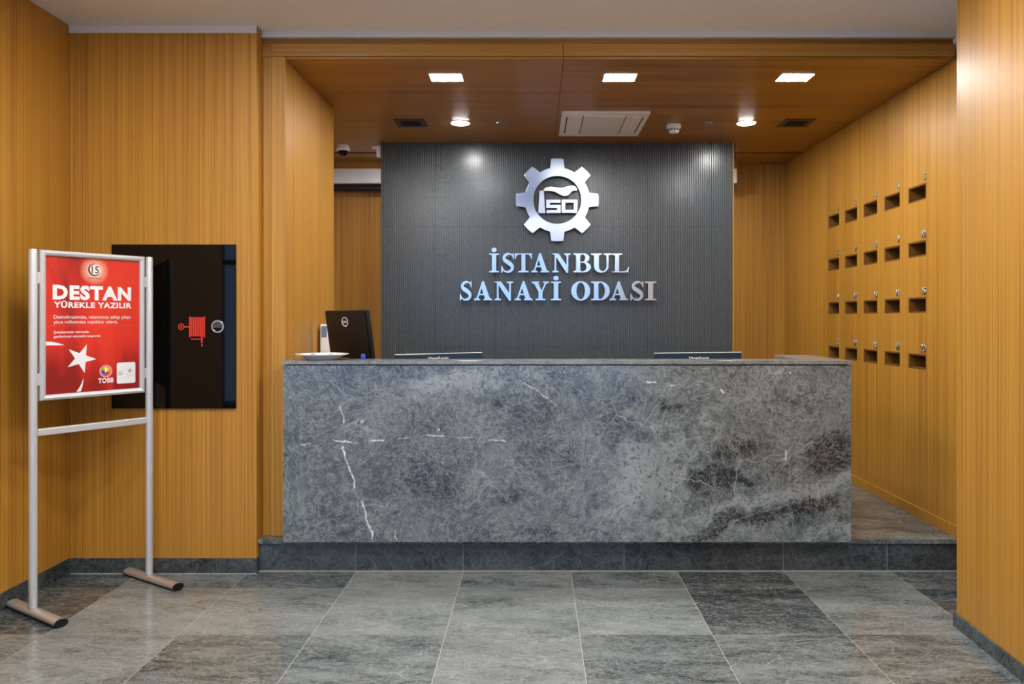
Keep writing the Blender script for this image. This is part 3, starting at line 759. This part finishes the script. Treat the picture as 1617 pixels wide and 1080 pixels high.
# round emblem with crescent and 15
def ring(cx, cy, r, n=32): return [(cx+a, cy+b) for a, b in circ(r, n)]
ex, ez = U(493), V(493, 163)
outer = [(ex+.0325*math.cos(math.radians(a)), ez+.0325*math.sin(math.radians(a))) for a in range(80, 340, 10)]
inner = [(ex+.004+.0275*math.cos(math.radians(a)), ez+.002+.0275*math.sin(math.radians(a))) for a in range(335, 85, -10)]
ppoly('emblem', [outer+inner], 'print_dark', False)
bm = bmesh.new(); text_bm(bm, '15', ex-.014, ex+.022, ez-.017, ez+.02, 0, PM, .02); obj('emblem', bm, M['print_dark'], po)
bm = bmesh.new(); text_bm(bm, 'TEMMUZ', ex-.033, ex+.035, ez-.048, ez-.037, 0, PM, 0, sp=1.1); obj('emblem', bm, M['print_dark'], po)
# round colour wheel emblem
tx_, tz_ = U(575), V(575, 887)
bm = bmesh.new(); loops_mesh(bm, [[ring(tx_, tz_, .033), ring(tx_, tz_, .0235)]], .0001, at(FRONT, 0, .0011, 0)); obj('ring_mark', bm, plain('ring_print', (.62, .30, .28), .5), po)
cols_w = [(.85, .62, .02), (.85, .75, .08), (.25, .45, .08), (.05, .07, .25), (.16, .08, .45), (.55, .03, .06), (.70, .05, .02), (.80, .30, .02)]
for q in range(8):
    a0, a1 = math.radians(45*q+30), math.radians(45*q+75)
    lp = [(tx_+.005*math.cos(a0), tz_+.005*math.sin(a0))]+[(tx_+.0215*math.cos(a0+(a1-a0)*i/4), tz_+.0215*math.sin(a0+(a1-a0)*i/4)) for i in range(5)]+[(tx_+.005*math.cos(a1), tz_+.005*math.sin(a1))]
    bm = bmesh.new(); loops_mesh(bm, [[lp]], .0001, at(FRONT, 0, .0011, 0)); obj('wheel_segment', bm, plain('wheel_print', cols_w[q], .5), po)
ppoly('wheel_centre', [ring(tx_, tz_, .0052, 16)], 'print_white', False, .0001)
ptext('lettering', 'TOBB', 520, 631, 972, 938, bold=.03)
# white rounded square with two small marks
def rrect(x0, x1, y0, y1, r):
    p = []
    for cx, cy, a in ((x1-r, y1-r, 0), (x0+r, y1-r, 90), (x0+r, y0+r, 180), (x1-r, y0+r, 270)):
        p += [(cx+r*math.cos(math.radians(a+15*i)), cy+r*math.sin(math.radians(a+15*i))) for i in range(7)]
    return p
qx0, qx1, qz0, qz1 = U(654), U(788), V(720, 976), V(720, 826)
ppoly('white_square', [rrect(qx0, qx1, qz0, qz1, .009)], 'print_white', False)
wq, hq = qx1-qx0, qz1-qz0
PM2 = at(FRONT, 0, .0008, 0)
bm = bmesh.new(); text_bm(bm, 'AÇ', qx0+wq*.10, qx0+wq*.30, qz0+hq*.48, qz0+hq*.60, 0, PM2, 0); obj('small_mark', bm, M['print_dark'], po)
bm = bmesh.new(); loops_mesh(bm, [[[(qx0+wq*.07, qz0+hq*.46), (qx0+wq*.12, qz0+hq*.41), (qx0+wq*.32, qz0+hq*.41), (qx0+wq*.30, qz0+hq*.43), (qx0+wq*.14, qz0+hq*.43), (qx0+wq*.09, qz0+hq*.48)]]], .0001, at(FRONT, 0, .0007, 0)); obj('small_mark', bm, M['print_dark'], po)
bm = bmesh.new(); cxq, czq = qx0+wq*.70, qz0+hq*.60; loops_mesh(bm, [[ring(cxq, czq, .0088, 24), ring(cxq, czq, .0045, 24)]], .0001, at(FRONT, 0, .0007, 0)); obj('small_mark', bm, plain('maroon_print', (.38, .05, .08), .5), po)
bm = bmesh.new()
for zq in (.42, .36): loops_mesh(bm, [R(qx0+wq*(.50+.03*(zq < .4)), qx0+wq*.88, qz0+hq*zq, qz0+hq*(zq+.018))], .0001, at(FRONT, 0, .0007, 0))
obj('small_mark', bm, plain('pale_print', (.55, .50, .50), .5), po)
# paper folds
bm = bmesh.new(); bx(bm, pw0, pw1, .0013, .0016, pb+PH*.495, pb+PH*.4965); obj('fold', bm, plain('fold_line', (.82, .12, .09), .4), po)

# ------------------------------------------------------------------ black glass hydrant cabinet door on the left wall
Yg = YB-.014
cab = thing('hydrant_cabinet', 'black glass hydrant cabinet door with red hose symbol, left wall', 'cabinet', (X(274, Yg), YB-.0005, Z(645, Yg)))
cx_, cz_ = cab.location.x, cab.location.z
bm = bmesh.new(); bx(bm, X(176, Yg)-cx_, X(372, Yg)-cx_, -.0135, 0, 0, Z(386, Yg)-cz_, .0012); obj('glass_door', bm, M['black_glass'], cab)
def h5(x, y): return (X(270+x/13.5, Yg)-cx_, Z(480+y/13.5, Yg)-cz_)
red = plain('red_symbol', (.62, .035, .015), .35)
bm = bmesh.new()
RM = at(FRONT, 0, -.0138, 0)
def rc(x0, x1, y0, y1): return [[h5(x0, y0), h5(x1, y0), h5(x1, y1), h5(x0, y1)]]
pcs = [rc(385, 410, 260, 715), rc(702, 728, 260, 715)]+[rc(412+48.5*i, 412+48.5*i+40, 280, 690) for i in range(6)]+[rc(425, 640, 735, 757), rc(640, 678, 690, 830), rc(648, 676, 845, 905), rc(285, 388, 470, 503)]
c0 = h5(218, 485); rr = 68/13.5*Yg/F
pcs += [[[(c0[0]+a, c0[1]+b) for a, b in circ(rr, 32)], [(c0[0]+a, c0[1]+b) for a, b in circ(rr*.68, 32)]],
        [[(c0[0]+a, c0[1]+b) for a, b in circ(rr*.36, 16)]]]
loops_mesh(bm, pcs, .0006, RM); obj('hose_symbol', bm, red, cab)
bm = bmesh.new(); c1 = h5(1000, 480); r1 = 137/13.5*Yg/F
loops_mesh(bm, [[[(c1[0]+a, c1[1]+b) for a, b in circ(r1, 40)], [(c1[0]+a, c1[1]+b) for a, b in circ(r1*.76, 40)]]], .005, at(FRONT, 0, -.016, 0), .0008)
lk = obj('lock', bm, M['chrome'], cab, smooth=40)
bm = bmesh.new(); loops_mesh(bm, [[[(c1[0]+r1*.74*math.cos(math.radians(a)), c1[1]+r1*.74*math.sin(math.radians(a))) for a in range(-15, 196, 10)]]], .003, at(FRONT, 0, -.0152, 0)); obj('latch', bm, M['dark_grey'], lk)

# ------------------------------------------------------------------ canopy ceiling fittings
def Yc(py): return F*(ZN-H)/(CY-py)
def light_panel(x, y, lab, mat, w_, d_, z, grp, e=.012):
    t = thing('panel_light', lab, 'ceiling light', (x, y, z), 0, grp)
    bm = bmesh.new()
    for a in ((-w_/2-e, -w_/2, -d_/2-e, d_/2+e), (w_/2, w_/2+e, -d_/2-e, d_/2+e), (-w_/2, w_/2, -d_/2-e, -d_/2), (-w_/2, w_/2, d_/2, d_/2+e)): bx(bm, *a, -.004, -.0003)
    obj('frame', bm, M['white_plastic'], t)
    bm = bmesh.new(); bx(bm, -w_/2+.0003, w_/2-.0003, -d_/2+.0003, d_/2-.0003, -.003, -.0005); obj('diffuser', bm, mat, t)
yl = Yc(122)
for px, lab in ((705, 'square white light panel in the wooden canopy, nearest the left wall'), (978.5, 'square white light panel in the wooden canopy, before the air conditioner'), (1255, 'square white light panel in the wooden canopy, nearest the numbered slots')):
    light_panel(X(px, yl), yl, lab, M['panel_light'], .192, .140, ZN, 'square light panels in the canopy', .006)
yr_ = Yc(194)
for px, lab in ((727, 'round white downlight in the canopy between vent and air conditioner'), (1178.5, 'round white downlight in the canopy beside the right square vent')):
    t = thing('downlight', lab, 'ceiling light', (X(px, yr_), yr_, ZN), 0, 'round downlights in the canopy')
    bm = bmesh.new(); lathe(bm, [(.067, -.0005), (.067, -.005), (.075, -.004), (.077, -.0005)], 32, close=False); obj('rim', bm, M['white_plastic'], t)
    bm = bmesh.new(); lathe(bm, [(.0665, -.0006), (.0665, -.0035), (.060, -.007), (.03, -.0085)], 32); obj('diffuser', bm, M['spot_light'], t)
for px, lab in ((649, 'square dark air vent in the canopy near the dome camera'), (1257, 'square dark air vent in the canopy near the numbered slots')):
    y = Yc(194); t = thing('air_vent', lab, 'vent', (X(px, y), y, ZN), 0, 'square air vents in the canopy')
    bm = bmesh.new(); a, b = .115, .075
    for q in ((-a, -b, -a, a), (b, a, -a, a), (-b, b, -a, -b), (-b, b, b, a)): bx(bm, *q, -.005, -.0004)
    obj('frame', bm, M['dark_grille'], t)
    bm = bmesh.new(); bx(bm, -b, b, -b, b, -.002, -.0004); obj('backing', bm, M['grille_black'], t)
    for i in range(6):
        bm = bmesh.new(); bx(bm, -b, b, -b+.008+i*.024, -b+.014+i*.024, -.0048, -.0021); obj('slat', bm, M['grille_black'], t)
for px, lab in ((791, 'small round steel sprinkler cover left of the air conditioner'), (1117, 'small round steel sprinkler cover beside the smoke detector')):
    y = Yc(194.5); bm = bmesh.new(); lathe(bm, [(.040, -.0004), (.040, -.006), (.036, -.009), (.01, -.010)], 28)
    tag(obj('sprinkler_cover', bm, M['steel_dull'], None, (X(px, y), y, ZN), 40), lab, 'sprinkler', 'sprinkler covers in the canopy')
# smoke detector
y = Yc(197); sd = thing('smoke_detector', 'white smoke detector on the canopy right of the air conditioner', 'detector', (X(1064, y), y, ZN))
bm = bmesh.new(); lathe(bm, [(.055, -.0004), (.055, -.022), (.050, -.028), (.044, -.030)], 32); obj('base', bm, M['white_plastic'], sd, smooth=40)
bm = bmesh.new(); lathe(bm, [(.040, -.0305), (.042, -.046), (.034, -.062), (.024, -.066)], 32); obj('chamber', bm, M['white_plastic'], sd, smooth=40)
for i in range(12):
    a = i*math.pi/6; bm = bmesh.new(); bx(bm, -.005, .005, -.0435, -.0385, -.048, -.036); bm.transform(Matrix.Rotation(a, 4, 'Z')); obj('opening', bm, M['grille_black'], sd)
# cassette air conditioner
y0, y1 = Yc(174), Yc(211.3); xa, xb = X(887.5, y0), X(1028, y0)
ac = thing('air_conditioner', 'white ceiling cassette air conditioner in the wooden canopy', 'air conditioner', ((xa+xb)/2, (y0+y1)/2, ZN))
a, b = (xb-xa)/2, (y1-y0)/2
bm = bmesh.new(); bx(bm, -a, a, -b, b, -.020, -.0004, .006); obj('panel', bm, M['white_plastic'], ac)
bm = bmesh.new(); bx(bm, -a*.48, a*.46, -b*.78, b*.78, -.026, -.0202, .003); obj('intake_grille', bm, M['white_trim'], ac)
for sx in (-.50, .48):
    bm = bmesh.new(); bx(bm, a*sx-.003, a*sx+.003, -b*.78, b*.78, -.0207, -.0202); obj('seam', bm, M['grille_black'], ac)
for s in (-1, 1):
    bm = bmesh.new(); bx(bm, min(s*a*.62, s*a*.84), max(s*a*.62, s*a*.84), -b*.72, b*.72, -.025, -.0202, .002); fl = obj('flap', bm, M['white_plastic'], ac)
    bm = bmesh.new(); bx(bm, min(s*a*.86, s*a*.885), max(s*a*.86, s*a*.885), -b*.70, b*.70, -.0215, -.0202); obj('slot', bm, M['grille_black'], ac)
for i in range(10):
    bm = bmesh.new(); yy = -b*.70+i*b*1.4/9; bx(bm, -a*.42, a*.40, yy-.004, yy+.004, -.0268, -.0262); obj('grille_slat', bm, M['white_plastic'], ac)
# dome camera
y = Yc(229); dc = thing('dome_camera', 'small white dome camera under the canopy near the left jamb', 'camera', (X(542, y), y, ZN))
bm = bmesh.new(); lathe(bm, [(.046, -.0004), (.050, -.012), (.056, -.030), (.056, -.046), (.050, -.052)], 32); obj('housing', bm, M['white_plastic'], dc, smooth=40)
bm = bmesh.new(); lathe(bm, [(.043*math.cos(math.radians(q)), -.0525-.043*math.sin(math.radians(q))) for q in range(0, 90, 12)]+[(.002, -.0955)], 32); obj('dome', bm, M['black_glass'], dc, smooth=60)
# small white sensor at the feature wall's left end, cable at its right end
se = thing('wall_sensor', 'small white sensor box at the upper left edge of ribbed wall', 'sensor', (-1.3005, 6.605, 2.79))
bm = bmesh.new(); bx(bm, -.040, 0, -.03, .03, 0, .095, .006); obj('box', bm, M['white_plastic'], se)
bm = bmesh.new(); bx(bm, -.080, -.0405, -.008, .008, .072, .094, .003); obj('bracket', bm, M['white_plastic'], se)
bm = bmesh.new(); bx(bm, -.004, .004, -.004, .004, 0, .125); bx(bm, -.004, .022, -.003, .003, .10, .106); bx(bm, .0, .012, -.003, .003, .004, .01)
tag(obj('hanging_hook', bm, M['black'], None, (1.69, 6.60, ZN-.1255)), 'thin black hook hanging by the right edge of ribbed wall', 'hook')
# ------------------------------------------------------------------ lobby lamps (unseen, put in over and behind the viewer to light the room)
spots = [(-1.35, 2.9, 'second'), (.92, 2.8, 'first'), (-1.45, 1.6, ''), (.95, 1.5, ''), (-1.45, 0.0, ''), (1.15, 0.0, ''), (-3.6, .3, ''), (-5.0, .3, '')]
for x, y, _ in spots:
    light_panel(x, y, 'unseen square light panel added to the white lobby ceiling', M['lobby_light'], .5, .5, ZC, 'added lobby ceiling lights')
for x, y, lab in ((-.95, 6.82, 'round downlight hidden behind the left half of ribbed wall'), (1.25, 6.82, 'round downlight hidden behind the right half of ribbed wall'), (-2.05, 5.6, 'added unseen downlight over the side passage behind the left wall')):
    t = thing('downlight', lab, 'ceiling light', (x, y, ZN), 0, 'round downlights in the canopy')  # unseen lamps; the passage one is added to brighten the left rear
    bm = bmesh.new(); lathe(bm, [(.067, -.0005), (.067, -.005), (.075, -.004), (.077, -.0005)], 32, close=False); obj('rim', bm, M['white_plastic'], t)
    bm = bmesh.new(); lathe(bm, [(.0665, -.0006), (.0665, -.0035), (.060, -.007), (.03, -.0085)], 32); obj('diffuser', bm, M['spot_light'], t)
